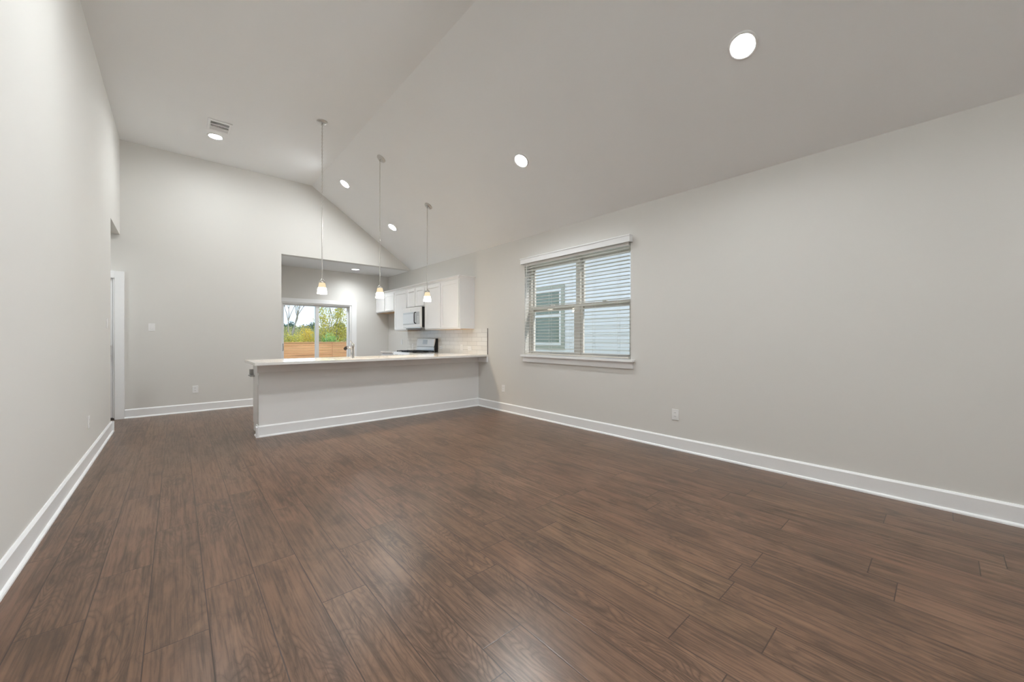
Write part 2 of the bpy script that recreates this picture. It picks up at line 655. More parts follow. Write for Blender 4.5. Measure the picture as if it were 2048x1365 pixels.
# apron board under the overhang, returned along the end and along the right wall
b = MB()
b.box((PX - 0.02, PY - 0.02, 0.785), (XR, PY, 0.885))
b.box((PX - 0.02, PY, 0.785), (PX, PY + 0.125, 0.885))
b.box((XR - 0.02, 5.222, 0.785), (XR, PY - 0.02, 0.885))
S(b, 'trim_1', M['trim'], bevel=0.002)

# ---- hall door in the back wall
D = SE('door_1', (-1.12, YB, 0))
b = MB()
b.box((dx1 + 0.008, YB - 0.022, 0), (-0.582, YB, 2.19)).box((dx0 - 0.11, YB - 0.022, 0), (dx0 - 0.008, YB, 2.19))
b.box((dx0 - 0.008, YB - 0.022, dz1 - 0.008), (dx1 + 0.008, YB, 2.19))
S(b, 'door_casing', M['trim'], D, 0.003)
b = MB()
b.box((dx1 - 0.012, YB, 0), (dx1, YB + 0.15, dz1)).box((dx0, YB, 0), (dx0 + 0.012, YB + 0.15, dz1)).box((dx0, YB, dz1 - 0.012), (dx1, YB + 0.15, dz1))
b.box((dx1 - 0.03, YB + 0.07, 0.02), (dx1 - 0.012, YB + 0.15, dz1 - 0.012))
S(b, 'door_jamb', M['trim'], D)
b = MB()
b.box((dx0 + 0.015, YB + 0.024, 0.03), (dx1 - 0.018, YB + 0.066, dz1 - 0.016))
for (x0, x1) in ((dx0 + 0.12, -1.17), (-1.08, dx1 - 0.12)):
    for (z0, z1) in ((0.22, 0.85), (1.02, 1.92)):
        b.box((x0 + 0.02, YB + 0.018, z0), (x1 - 0.02, YB + 0.024, z0 + 0.02)).box((x0 + 0.02, YB + 0.018, z1 - 0.02), (x1 - 0.02, YB + 0.024, z1))
        b.box((x0, YB + 0.018, z0), (x0 + 0.02, YB + 0.024, z1)).box((x1 - 0.02, YB + 0.018, z0), (x1, YB + 0.024, z1))
S(b, 'door_leaf', M['trim'], D)


def rose(z, knob):
    m = MB()
    prof = [(0.0, 0.0), (0.030, 0.0), (0.030, 0.008), (0.012, 0.012)]
    prof += [(0.011, 0.035), (0.026, 0.045), (0.030, 0.058), (0.022, 0.070), (0.0, 0.073)] if knob else [(0.020, 0.014), (0.020, 0.03), (0.0, 0.032)]
    m.lathe(prof, n=20)
    # axis -> -Y
    m.v = [(x + dx1 - 0.062, YB + 0.024 - z_, y + z) for x, y, z_ in m.v]
    return m


rose(0.94, True).build('door_knob', M['nickel'], D)
rose(1.082, False).build('deadbolt', M['nickel'], D)
for z in (0.94, 1.082):
    MB().box((dx1 - 0.0135, YB + 0.004, z - 0.03), (dx1 - 0.0115, YB + 0.05, z + 0.03)).build('strike_plate', M['nickel'], D)
MB().box((dx0, YB - 0.005, 0), (dx1, YB + 0.13, 0.024)).build('threshold', M['threshold'], D)

# ---- sliding glass door in the kitchen nook
D = SE('door_2', (2.39, YN, 0))
b = MB()
b.box((1.54, YN - 0.02, 0), (sx0 + 0.004, YN, 2.068)).box((sx1 - 0.004, YN - 0.02, 0), (3.24, YN, 2.068)).box((sx0, YN - 0.02, sz1 - 0.004), (sx1, YN, 2.068))
S(b, 'door_casing', M['trim'], D, 0.003)
b = MB()
b.box((sx0, YN, 0), (sx0 + 0.045, YN + 0.15, sz1)).box((sx1 - 0.045, YN, 0), (sx1, YN + 0.15, sz1))
b.box((sx0 + 0.045, YN, sz1 - 0.035), (sx1 - 0.045, YN + 0.15, sz1)).box((sx0 + 0.045, YN, 0), (sx1 - 0.045, YN + 0.15, 0.03))
S(b, 'door_frame', M['vinylw'], D, 0.002)
for (x0, x1, y) in ((sx0 + 0.045, 2.425, YN + 0.045), (2.355, sx1 - 0.045, YN + 0.09)):
    b = MB()
    w = 0.055
    z0, z1 = 0.03, sz1 - 0.035
    xa, xb = (x0 + 0.035, x1 - 0.07) if x0 < 2 else (x0 + 0.07, x1 - 0.035)
    b.box((x0, y, z0), (xa, y + 0.035, z1)).box((xb, y, z0), (x1, y + 0.035, z1))
    b.box((xa, y, z0), (xb, y + 0.035, z0 + 0.08)).box((xa, y, z1 - 0.035), (xb, y + 0.035, z1))
    s = S(b, 'door_panel', M['vinylw'], D, 0.002)
    MB().box((x0 + 0.03, y + 0.015, z0 + 0.07), (x1 - 0.03, y + 0.019, z1 - 0.03)).build('pane', M['glass'], s)
    if x0 < 2:
        h = MB()
        h.tube([(x0 + 0.018, y, 0.935), (x0 + 0.018, y - 0.035, 0.945), (x0 + 0.018, y - 0.035, 1.07), (x0 + 0.018, y, 1.08)], 0.009, 8)
        h.build('door_handle', M['nickel'], s)

# ---- window in the right wall
wx = XR + 0.11
Wn = SE('window_1', (XR, 3.375, wz0))
b = MB()
ym = 3.33
for (y0, y1) in ((wy0, wy0 + 0.04), (wy1 - 0.04, wy1), (ym - 0.035, ym + 0.035)):
    b.box((wx - 0.01, y0, wz0), (wx + 0.08, y1, wz1))
for (y0, y1) in ((wy0 + 0.04, ym - 0.035), (ym + 0.035, wy1 - 0.04)):
    b.box((wx - 0.01, y0, wz1 - 0.04), (wx + 0.08, y1, wz1)).box((wx - 0.01, y0, wz0), (wx + 0.08, y1, wz0 + 0.04))
S(b, 'window_frame', M['vinyl'], Wn, 0.002)
zm = 1.645
for (y0, y1) in ((wy0 + 0.04, ym - 0.035), (ym + 0.035, wy1 - 0.04)):
    for (z0, z1, x, s_) in ((wz0 + 0.04, zm + 0.036, wx + 0.0, 0.042), (zm - 0.036, wz1 - 0.04, wx + 0.036, 0.03)):
        b = MB()
        b.box((x, y0, z0), (x + 0.034, y0 + s_, z1)).box((x, y1 - s_, z0), (x + 0.034, y1, z1))
        b.box((x, y0 + s_, z0), (x + 0.034, y1 - s_, z0 + 0.044)).box((x, y0 + s_, z1 - 0.044), (x + 0.034, y1 - s_, z1))
        sh = S(b, 'sash', M['vinyl'], Wn, 0.002)
        MB().box((x + 0.015, y0 + s_ - 0.008, z0 + 0.038), (x + 0.019, y1 - s_ + 0.008, z1 - 0.038)).build('pane', M['glass'], sh)
        if x < wx + 0.01:
            MB().box((x - 0.012, (y0 + y1) / 2 - 0.03, z1 - 0.002), (x + 0.02, (y0 + y1) / 2 + 0.03, z1 + 0.014)).build('sash_lock', M['vinyl'], sh, 0.002)
b = MB().box((XR - 0.055, 2.405, wz0), (XR, 4.335, wz0 + 0.03)).box((XR, wy0, wz0), (wx - 0.01, wy1, wz0 + 0.03))
S(b, 'window_stool', M['trim'], Wn, 0.003)
S(MB().box((XR - 0.02, 2.425, 0.838), (XR, 4.315, wz0)), 'window_apron', M['trim'], Wn, 0.002)

# ---- blind
B = empty('window_blind', (XR, 3.375, 0.95), 'white horizontal slat blind lowered over the right wall window, slats open', 'blind')
b = MB().box((XR - 0.07, 2.432, 2.335), (XR - 0.055, 4.318, 2.42))
b.box((XR - 0.055, 2.432, 2.335), (XR, 2.447, 2.42)).box((XR - 0.055, 4.303, 2.335), (XR, 4.318, 2.42)).box((XR - 0.055, 2.447, 2.412), (XR, 4.303, 2.42))
b.box((XR - 0.076, 2.428, 2.404), (XR - 0.07, 4.322, 2.42))
b.build('valance', M['trim'], B, 0.002)
MB().box((XR - 0.03, 2.47, 2.30), (XR + 0.025, 4.28, 2.345)).build('headrail', M['slat'], B, 0.003)
b = MB()
nz = 29
zsl = [1.0 + (2.272 - 1.0) * q / (nz - 1) for q in range(nz)]
for z in zsl:
    t = 0.0035
    b.prism([(XR - 0.028, z - t / 2 + 0.0015), (XR + 0.0, z - t / 2 + 0.003), (XR + 0.022, z - t / 2 - 0.001),
             (XR + 0.022, z + t / 2 - 0.001), (XR + 0.0, z + t / 2 + 0.003), (XR - 0.028, z + t / 2 + 0.0015)], 'y', 2.474, 4.276)
b.build('slats', M['slat'], B)
MB().box((XR - 0.028, 2.474, 0.956), (XR + 0.022, 4.276, 0.976)).build('bottom_rail', M['vinyl'], B, 0.003)
for y in (2.62, 2.99, 3.37, 3.75, 4.13):
    c = MB()
    for x in (XR - 0.03, XR + 0.024):
        c.tube([(x, y, 0.956), (x, y, 2.31)], 0.0013, 5)
    for z in zsl:
        c.tube([(XR - 0.03, y, z - 0.004), (XR + 0.024, y, z - 0.004)], 0.0009, 4)
    c.build('ladder_cord', M['cord'], B)
MB().tube([(XR - 0.045, 4.20, 2.33), (XR - 0.045, 4.20, 1.70)], 0.0045, 8).build('tilt_wand', M['slat'], B)

# ================================================================ ceiling fixtures
def make_can(loc, tilt, label, group='recessed ceiling lights'):
    e = empty('recessed_light', (0, 0, 0), label, 'ceiling light', group)
    MB().lathe([(0.076, -0.004), (0.086, -0.010), (0.098, -0.006), (0.100, 0.001)], n=40).build('trim_ring', M['plastic'], e)
    m = MB().lathe([(0.0001, -0.0035), (0.03, -0.0035), (0.0775, -0.0035)], n=40, smooth=False)
    m.build('lens', M['can'], e)
    e.location = loc
    e.rotation_euler = (0, tilt, 0)
    return e


TH = math.atan(SL)
can = make_can((3.139, 0.985, zs(3.139)), TH, 'largest lit round ceiling light, on the slope at upper right nearest the viewer')


def add_can(x, y, z, tilt, label, mat=None):
    c = copy_tree(can)
    c.location = (x, y, z)
    c.rotation_euler = (0, tilt, 0)
    c['label'] = label
    if mat:
        for ch in c.children:
            if ch.name.startswith('lens'):
                ch.data = ch.data.copy()
                ch.data.materials[0] = M[mat]
    return c


add_can(3.143, 3.40, zs(3.143), TH, 'lit round ceiling light on the slope above the window with the blind', 'can_main')
add_can(2.254, 7.07, zs(2.254), TH, 'lit round ceiling light high on the slope between the first two pendants', 'can_mid')
add_can(3.148, 7.085, zs(3.148), TH, 'lit round ceiling light low on the slope between the last two pendants', 'can_mid')
add_can(0.427, 7.04, ZT, 0, 'lit round ceiling light beside the air vent on the flat ceiling', 'can_mid')
add_can(3.03, 8.78, 2.757, 0, 'lit round light in the low ceiling in front of the sliding glass door', 'can_soft')
add_can(0.43, 3.40, ZT, 0, 'added round fill light in the flat ceiling high above the left wall, outside the picture')  # unseen, added for brightness at the spacing of the visible downlights
add_can(0.43, 0.985, ZT, 0, 'added round fill light in the flat ceiling directly above the viewer')  # extra downlight put in overhead to brighten the room
add_can(3.143, -1.44, zs(3.143), TH, 'added round fill light on the slope behind the viewer near the front wall, right side')  # added behind the camera to lift the light on the peninsula front
add_can(0.43, -1.44, ZT, 0, 'added round fill light in the flat ceiling behind the viewer near the front wall, left side')  # added fill downlight, left partner of the one on the slope
add_can(-1.7, 7.55, 2.74, 0, 'round light in the hallway ceiling behind the left wall', 'can_mid')

# air vent on the flat ceiling
V = empty('air_vent', (0.45, 6.66, ZT), 'white rectangular slotted air vent on the flat ceiling', 'vent')
vx0, vx1, vy0, vy1 = 0.318, 0.580, 6.49, 6.845
b = MB()
b.box((vx0, vy0, ZT - 0.012), (vx0 + 0.03, vy1, ZT)).box((vx1 - 0.03, vy0, ZT - 0.012), (vx1, vy1, ZT))
b.box((vx0 + 0.03, vy0, ZT - 0.012), (vx1 - 0.03, vy0 + 0.05, ZT)).box((vx0 + 0.03, vy1 - 0.05, ZT - 0.012), (vx1 - 0.03, vy1, ZT))
b.build('vent_frame', M['plastic'], V, 0.003)
MB().box((vx0 + 0.03, vy0 + 0.05, ZT - 0.003), (vx1 - 0.03, vy1 - 0.05, ZT)).build('vent_back', M['ventgrey'], V)
for (q0, q1, ang, n_) in ((0, 0.085, 1, 6), (0.085, 0.17, 0, 14), (0.17, 0.255, -1, 6)):
    b = MB()
    if ang == 0:
        for i in range(n_):
            x = vx0 + 0.036 + (vx1 - vx0 - 0.072) * i / (n_ - 1)
            b.box((x - 0.002, vy0 + 0.05 + q0 + 0.006, ZT - 0.012), (x + 0.002, vy0 + 0.05 + q1 - 0.006, ZT - 0.002))
        b.box((vx0 + 0.03, vy0 + 0.05 + q0 - 0.006, ZT - 0.0125), (vx1 - 0.03, vy0 + 0.05 + q0 + 0.006, ZT - 0.003))
        b.box((vx0 + 0.03, vy0 + 0.05 + q1 - 0.006, ZT - 0.0125), (vx1 - 0.03, vy0 + 0.05 + q1 + 0.006, ZT - 0.003))
    else:
        for i in range(n_):
            y = vy0 + 0.056 + q0 + (q1 - q0 - 0.012) * (i + 0.5) / n_
            d = 0.005 * ang
            b.prism([(y - 0.001 - d, ZT - 0.012), (y + 0.001 - d, ZT - 0.012), (y + 0.001 + d, ZT - 0.002), (y - 0.001 + d, ZT - 0.002)], 'x', vx0 + 0.03, vx1 - 0.03)
    b.build('louver', M['plastic'], V)


# pendants
def pendant(x, y, ztop, tilt, zrod, label):
    P = empty('pendant_light', (x, y, ztop), label, 'pendant lamp', 'pendant lights over the peninsula')
    m = MB().lathe([(0.0, -0.026), (0.03, -0.025), (0.055, -0.019), (0.066, -0.009), (0.068, 0.0)], n=36)
    rot = Matrix.Rotation(tilt, 3, 'Y')
    m.v = [tuple(rot @ Vector(p) + Vector((x, y, ztop))) for p in m.v]
    m.build('canopy', M['nickel'], P)
    nrm = rot @ Vector((0, 0, -1))
    hk = Vector((x, y, ztop)) + nrm * 0.026
    m = MB()
    m.tube([hk, hk + nrm * 0.012], 0.008, 10)
    m.torus(hk + nrm * 0.012 + Vector((0, 0, -0.010)), 0.010, 0.0028, (1, 0, 0), (0, 0, 1))
    m.build('canopy_loop', M['nickel'], P)
    xc = (hk + nrm * 0.012).x
    m = MB()
    z = (hk + nrm * 0.012).z - 0.022
    i = 0
    while z > zrod + 0.02:
        a = (1, 0, 0) if i % 2 else (0, 1, 0)
        m.torus((xc, y, z - 0.012), 0.0075, 0.0021, a, (0, 0, 1), 12, 6, 1.9)
        z -= 0.0245
        i += 1
    # the flex woven through the links
    m.tube([(xc + 0.002 * math.sin(t * 1.7), y + 0.002 * math.cos(t * 1.3), zrod + (hk.z - zrod) * t / 40) for t in range(41)], 0.0015, 6)
    m.build('chain', M['nickel'], P)
    m = MB()
    m.torus((xc, y, zrod + 0.012), 0.008, 0.0025, (1, 0, 0), (0, 0, 1))
    m.tube([(xc, y, zrod + 0.004), (xc, y, 2.0)], 0.0062, 12)
    m.build('rod', M['nickel'], P)
    MB().lathe([(0.0, 0.062), (0.012, 0.060), (0.013, 0.045), (0.020, 0.040), (0.034, 0.028), (0.037, 0.012), (0.036, 0.0)], (xc, y, 1.95), 28).build('socket_cap', M['nickel'], P)
    prof = [(0.034, 0.150), (0.0385, 0.146), (0.045, 0.110), (0.0505, 0.082), (0.0555, 0.050), (0.0605, 0.015), (0.0625, 0.0),
            (0.0595, 0.0), (0.053, 0.050), (0.042, 0.110), (0.034, 0.144)]
    MB().lathe(prof, (xc, y, 1.806), 36, mis=[0, 0, 0, 1, 1, 1, 1, 1, 0, 0]).build('lamp_shade', [M['shade_dim'], M['shade_hot']], P)
    MB().lathe([(0.0, 0.0), (0.014, 0.004), (0.023, 0.016), (0.024, 0.026), (0.018, 0.042), (0.012, 0.060), (0.0, 0.075)], (xc, y, 1.842), 20).build('bulb', M['bulb'], P)
    return P


pendant(1.488, 5.60, ZT, 0, 2.955, 'tallest pendant lamp, hanging from the flat ceiling at the left of the three')
pendant(2.318, 5.615, zs(2.318), TH, 2.66, 'middle of the three pendant lamps with a tapered glass shade')
pendant(3.112, 5.615, zs(3.112), TH, 2.37, 'shortest pendant lamp, in front of the white wall cabinets')

# ================================================================ kitchen
# countertop: peninsula slab plus the leg along the right wall up to the range
CT0, CT1 = 0.885, 0.915
RY0, RY1 = 6.868, 7.632
skx0, skx1, sky0, sky1 = 1.62, 2.42, 5.60, 5.98
b = MB()
pts = [0.675, skx0, skx1, XR]
b.box((0.675, 5.215, CT0), (skx0, 6.09, CT1)).box((skx1, 5.215, CT0), (XR, 6.09, CT1))
b.box((skx0, 5.215, CT0), (skx1, sky0, CT1)).box((skx0, sky1, CT0), (skx1, 6.09, CT1))
b.box((3.385, 6.09, CT0), (XR, RY0 - 0.004, CT1))
o = b.build('countertop', M['quartz'])
tag(o, 'off white quartz countertop running over the peninsula to the right wall', 'countertop')
o = MB().box((3.385, RY1 + 0.004, CT0), (XR, 8.25, CT1)).build('countertop', M['quartz'], None, 0.003)
tag(o, 'short off white countertop on the far side of the gas range', 'countertop')

# sink
K = empty('kitchen_sink', ((skx0 + skx1) / 2, (sky0 + sky1) / 2, 0.70), 'undermount kitchen sink sunk into the peninsula countertop', 'sink')
b = MB()
x0, x1, y0, y1, zb = skx0 - 0.01, skx1 + 0.01, sky0 - 0.01, sky1 + 0.01, 0.70
b.box((x0, y0, zb), (x1, y1, zb + 0.003)).box((x0, y0, zb), (x0 + 0.003, y1, CT0)).box((x1 - 0.003, y0, zb), (x1, y1, CT0))
b.box((x0, y0, zb), (x1, y0 + 0.003, CT0)).box((x0, y1 - 0.003, zb), (x1, y1, CT0))
b.build('basin', M['steel'], K)
MB().lathe([(0.0, 0.005), (0.03, 0.004), (0.042, 0.008), (0.045, 0.003)], ((x0 + x1) / 2, (y0 + y1) / 2, zb), 24).build('drain', M['chrome'], K)

# faucet
fx, fy = 1.855, 5.49
F = empty('faucet', (fx, fy, CT1), 'polished chrome pull out faucet with dark spray face on the peninsula', 'faucet')
MB().lathe([(0.0, 0.0), (0.032, 0.0), (0.032, 0.006), (0.025, 0.010), (0.0, 0.010)], (fx, fy, CT1), 28).build('base_plate', M['chrome'], F)
MB().lathe([(0.023, 0.008), (0.023, 0.06), (0.0225, 0.155), (0.025, 0.165), (0.026, 0.190), (0.021, 0.208), (0.010, 0.217), (0.0, 0.219)], (fx, fy, CT1), 28).build('body', M['chrome'], F)
MB().tube([(fx, fy, CT1 + 0.205), (fx - 0.010, fy + 0.004, CT1 + 0.228), (fx - 0.030, fy + 0.010, CT1 + 0.252)], [0.011, 0.008, 0.0075], 12).build('lever', M['chrome'], F)
dirv = Vector((-0.55, 0.835, 0))
p0 = Vector((fx, fy, CT1 + 0.125))
sp = MB().tube([p0, p0 + dirv * 0.035 + Vector((0, 0, 0.020)), p0 + dirv * 0.06 + Vector((0, 0, 0.028)), p0 + dirv * 0.085 + Vector((0, 0, 0.030))], [0.017, 0.0165, 0.016, 0.017], 14).build('spout', M['chrome'], F)
MB().tube([p0 + dirv * 0.083 + Vector((0, 0, 0.033)), p0 + dirv * 0.108 + Vector((0, 0, 0.024)), p0 + dirv * 0.13 + Vector((0, 0, 0.004))], [0.018, 0.024, 0.021], 14).build('spray_head', M['rubber'], F, label='black spray head')


# base cabinets
def base_cab(x0, x1, y0, y1, face, label, ndoor=2, endpanel=False):
    e = empty('base_cabinet', ((x0 + x1) / 2, (y0 + y1) / 2, 0), label, 'cabinet', 'white base cabinets')
    b = MB()
    if face == '+y':
        b.box((x0, y0, 0.10), (x1, y1 - 0.02, CT0)).box((x0, y0, 0), (x1, y1 - 0.075, 0.10))
        for i in range(ndoor):
            a0 = x0 + (x1 - x0) * i / ndoor + 0.004
            a1 = x0 + (x1 - x0) * (i + 1) / ndoor - 0.004
            d = MB().box((a0, y1 - 0.02, 0.115), (a1, y1, 0.68))
            d.build('door', M['cab'], e, 0.003)
            MB().box((a0, y1 - 0.02, 0.69), (a1, y1, CT0 - 0.01)).build('drawer', M['cab'], e, 0.003)
    else:
        b.box((x0 + 0.02, y0, 0.10), (x1, y1, CT0)).box((x0 + 0.075, y0, 0), (x1, y1, 0.10))
        for i in range(ndoor):
            a0 = y0 + (y1 - y0) * i / ndoor + 0.004
            a1 = y0 + (y1 - y0) * (i + 1) / ndoor - 0.004
            MB().box((x0, a0, 0.115), (x0 + 0.02, a1, 0.68)).build('door', M['cab'], e, 0.003)
            MB().box((x0, a0, 0.69), (x0 + 0.02, a1, CT0 - 0.03)).build('drawer', M['cab'], e, 0.003)
    b.build('body', M['cab'], e)
    return e


PC0 = PY + 0.125
base_cab(PX + 0.012, 1.36, PC0, 6.06, '+y', 'white base cabinet at the free end of the peninsula', 1)
base_cab(2.45, 3.36, PC0, 6.06, '+y', 'white base cabinet under the peninsula counter toward the right wall', 2)
base_cab(3.41, XR, 6.09, RY0 - 0.006, '-x', 'white base cabinet between the peninsula corner and the gas range', 1)
base_cab(3.41, XR, RY1 + 0.006, 8.245, '-x', 'white base cabinet on the far side of the gas range', 1)

# small grey fitting clipped on the end of the peninsula
G = empty('latch_bracket', (PX, 6.03, 0.74), 'small grey latch bracket sticking out of the peninsula end panel', 'bracket')
MB().box((PX - 0.030, 6.00, 0.725), (PX + 0.012, 6.05, 0.792)).build('housing', M['bracket'], G, 0.004)
MB().box((PX - 0.040, 5.86, 0.705), (PX + 0.006, 6.055, 0.722)).build('lip', M['bracket'], G, 0.004)


# wall cabinets
FX = 3.728       # face-frame plane of the wall cabinets


def wall_cab(y0, y1, z0, z1, nd, label):
    e = empty('wall_cabinet', (XR, (y0 + y1) / 2, z0), label, 'cabinet', 'white wall cabinets')
    b = MB().box((FX + 0.02, y0, z0 + 0.006), (XR, y1, z1), 0)
    b.box((FX, y0, z0), (FX + 0.02, y1, z1), 0)
    b.box((FX + 0.02, y0, z0), (XR, y1, z0 + 0.006), 1)
    b.build('body', [M['cab'], M['ply']], e)
    w = (y1 - y0) / nd
    for i in range(nd):
        a0, a1 = y0 + w * i + 0.017, y0 + w * (i + 1) - 0.017
        c0, c1 = z0 + 0.022, z1 - 0.03
        d = MB()
        x0, x1 = FX - 0.020, FX - 0.001
        s = 0.058
        d.box((x0, a0, c0), (x1, a0 + s, c1)).box((x0, a1 - s, c0), (x1, a1, c1))
        d.box((x0, a0 + s, c0), (x1, a1 - s, c0 + s)).box((x0, a0 + s, c1 - s), (x1, a1 - s, c1))
        dd = d.build('door', M['cab'], e, 0.0025)
        MB().box((x0 + 0.009, a0 + s - 0.004, c0 + s - 0.004), (x1, a1 - s + 0.004, c1 - s + 0.004)).build('door_panel', M['cab'], dd)
    return e


ZC = 2.262
wall_cab(5.612, 6.862, 1.365, ZC, 2, 'white wall cabinet nearest the window, two tall doors')
wall_cab(6.866, 7.634, 1.835, ZC, 2, 'short white wall cabinet directly above the microwave')
wall_cab(7.638, 8.262, 1.365, ZC, 1, 'tall white wall cabinet with one door, left of the microwave')
wall_cab(8.266, 9.322, 1.815, ZC, 2, 'short white wall cabinet in the far corner with bare wood underside')
b = MB()
pr = [(FX, ZC - 0.012), (FX - 0.010, ZC - 0.012), (FX - 0.012, ZC + 0.006), (FX - 0.030, ZC + 0.026), (FX - 0.042, ZC + 0.036), (FX - 0.042, ZC + 0.046), (FX, ZC + 0.046)]
b.prism(pr, 'y', 5.612, 9.33)
pe = [(5.612 + (FX - x) * -1, z) for x, z in pr]
b.prism(pe, 'x', FX - 0.042, XR)
o = b.build('crown_molding', M['cab'])
tag(o, 'white crown molding along the top of the wall cabinets', 'molding')

# backsplash
o = MB().box((XR - 0.009, 5.222, CT1), (XR, 8.262, 1.372)).build('backsplash', M['tile'])
tag(o, 'glossy off white subway tile backsplash behind the gas range', 'tiles')
MB().box((XR - 0.011, 5.217, CT1), (XR, 5.222, 1.374)).build('edge_trim', M['threshold'], o, label='dark metal edge trim')

# microwave
mx0 = 3.625
Mw = empty('microwave', (XR - 0.01, 7.25, 1.42), 'white microwave with black side mounted over the gas range', 'microwave')
m0, m1, mz0, mz1 = RY0 + 0.004, RY1 - 0.004, 1.422, 1.833
MB().box((mx0 + 0.042, m0, mz0 + 0.004), (XR - 0.01, m1, mz1)).build('body', M['black'], Mw, 0.002)
MB().box((mx0, m0, mz0), (mx0 + 0.042, m1, mz1)).build('front_frame', M['appl'], Mw, 0.006)
dr = MB().box((mx0 - 0.006, m0 + 0.14, mz0 + 0.065), (mx0 + 0.002, m1 - 0.01, mz1 - 0.10)).build('door_glass', M['applgrey'], Mw, 0.002)
MB().box((mx0 - 0.008, m0 + 0.23, mz0 + 0.085), (mx0 - 0.004, m1 - 0.02, mz1 - 0.135)).build('window_screen', M['appllt'], dr)
MB().box((mx0 - 0.006, m0 + 0.03, mz0 + 0.065), (mx0 + 0.002, m0 + 0.135, mz1 - 0.10)).build('control_panel', M['applgrey'], Mw, 0.002)
kp = MB()
for r_ in range(5):
    for c_ in range(3):
        kp.box((mx0 - 0.0075, m0 + 0.04 + c_ * 0.03, mz0 + 0.08 + r_ * 0.03), (mx0 - 0.005, m0 + 0.062 + c_ * 0.03, mz0 + 0.10 + r_ * 0.03))
kp.build('keypad', M['appllt'], Mw)
hn = MB()
hy = m0 + 0.165
hn.tube([(mx0 - 0.004, hy, mz0 + 0.078), (mx0 - 0.040, hy, mz0 + 0.085), (mx0 - 0.046, hy, mz0 + 0.12), (mx0 - 0.046, hy, mz1 - 0.15),
         (mx0 - 0.040, hy, mz1 - 0.115), (mx0 - 0.004, hy, mz1 - 0.108)], 0.010, 10)
hn.build('handle', M['black'], Mw)
lg = MB().lathe([(0.0, 0.0), (0.011, 0.0), (0.011, 0.002), (0.0, 0.002)], n=20)
lg.v = [(mx0 - 0.001 - z, 7.27 + x, 1.783 + y) for x, y, z in lg.v]
lg.build('badge', M['steel'], Mw)
MB().box((mx0 + 0.03, m0 + 0.03, mz0 - 0.012), (XR - 0.06, m1 - 0.03, mz0 + 0.004)).build('underside_vent', M['steel'], Mw)

# gas range
rx0 = 3.375
Rg = empty('gas_range', ((rx0 + XR) / 2, (RY0 + RY1) / 2, 0), 'white gas range with black grates and sloped back panel against the tile', 'stove')
r0, r1 = RY0 + 0.002, RY1 - 0.002
MB().box((rx0 + 0.10, r0, 0.06), (XR - 0.012, r1, 0.885)).build('body', M['appl'], Rg, 0.003)
MB().box((rx0 + 0.045, r0 + 0.02, 0.0), (XR - 0.03, r1 - 0.02, 0.06)).build('plinth', M['black'], Rg)
dr = MB().box((rx0, r0 + 0.006, 0.26), (rx0 + 0.03, r1 - 0.006, 0.77)).build('oven_door', M['appl'], Rg, 0.006)
MB().box((rx0 - 0.003, r0 + 0.12, 0.36), (rx0, r1 - 0.12, 0.62)).build('oven_window', M['black'], dr)
MB().tube([(rx0, r0 + 0.07, 0.72), (rx0 - 0.04, r0 + 0.07, 0.72), (rx0 - 0.04, r1 - 0.07, 0.72), (rx0, r1 - 0.07, 0.72)], 0.011, 10).build('oven_handle', M['appl'], dr)
MB().box((rx0, r0 + 0.006, 0.08), (rx0 + 0.03, r1 - 0.006, 0.25)).build('drawer', M['appl'], Rg, 0.006)
b = MB().prism([(rx0 - 0.004, 0.785), (rx0 + 0.10, 0.785), (rx0 + 0.10, 0.915), (rx0 + 0.035, 0.915)], 'y', r0, r1)
b.build('control_panel', M['appl'], Rg, 0.004)
for i in range(5):
    y = r0 + 0.10 + i * (r1 - r0 - 0.20) / 4
    kb = MB().lathe([(0.0, 0.030), (0.016, 0.030), (0.018, 0.010), (0.022, 0.0)], n=20)
    nv = Vector((-0.958, 0, 0.287))
    up = Vector((0.287, 0, 0.958))
    org = Vector((rx0 + 0.015, y, 0.852))
    kb.v = [tuple(org + nv * z + up * yy + Vector((0, 1, 0)) * x) for x, yy, z in kb.v]
    kn = kb.build('knob', M['bracket'] if i % 2 else M['steel'], Rg)
MB().box((rx0 + 0.10, r0, 0.886), (XR - 0.096, r1, 0.917)).build('cooktop', M['black'], Rg, 0.004)
MB().box((rx0 + 0.035, r0 + 0.001, 0.912), (rx0 + 0.0995, r1 - 0.001, 0.921)).build('cooktop_rim', M['steel'], Rg, 0.004)
for i in range(3):
    g = MB()
    a0 = r0 + 0.02 + i * (r1 - r0 - 0.04) / 3 + 0.004
    a1 = r0 + 0.02 + (i + 1) * (r1 - r0 - 0.04) / 3 - 0.004
    gx0, gx1 = rx0 + 0.10, XR - 0.10
    zt = 0.945
    for y in (a0, (a0 + a1) / 2 - 0.006, a1 - 0.012):
        g.box((gx0, y, zt - 0.012), (gx1, y + 0.012, zt))
    for q in range(7):
        x = gx0 + (gx1 - gx0 - 0.012) * q / 6
        g.box((x, a0, zt - 0.012), (x + 0.012, a1, zt + (0.004 if q % 2 else 0)))
    for x in (gx0, gx1 - 0.014):
        for y in (a0, a1 - 0.014):
            g.box((x, y, 0.915), (x + 0.014, y + 0.014, zt - 0.005))
    g.build('grate', M['iron'], Rg, 0.002)
for (px_, py_) in ((rx0 + 0.20, r0 + 0.16), (rx0 + 0.20, r1 - 0.16), (XR - 0.21, r0 + 0.16), (XR - 0.21, r1 - 0.16), ((rx0 + XR) / 2, (r0 + r1) / 2)):
    MB().lathe([(0.048, 0.0), (0.045, 0.010), (0.030, 0.012), (0.030, 0.020), (0.0, 0.021)], (px_, py_, 0.916), 20).build('burner', M['iron'], Rg)
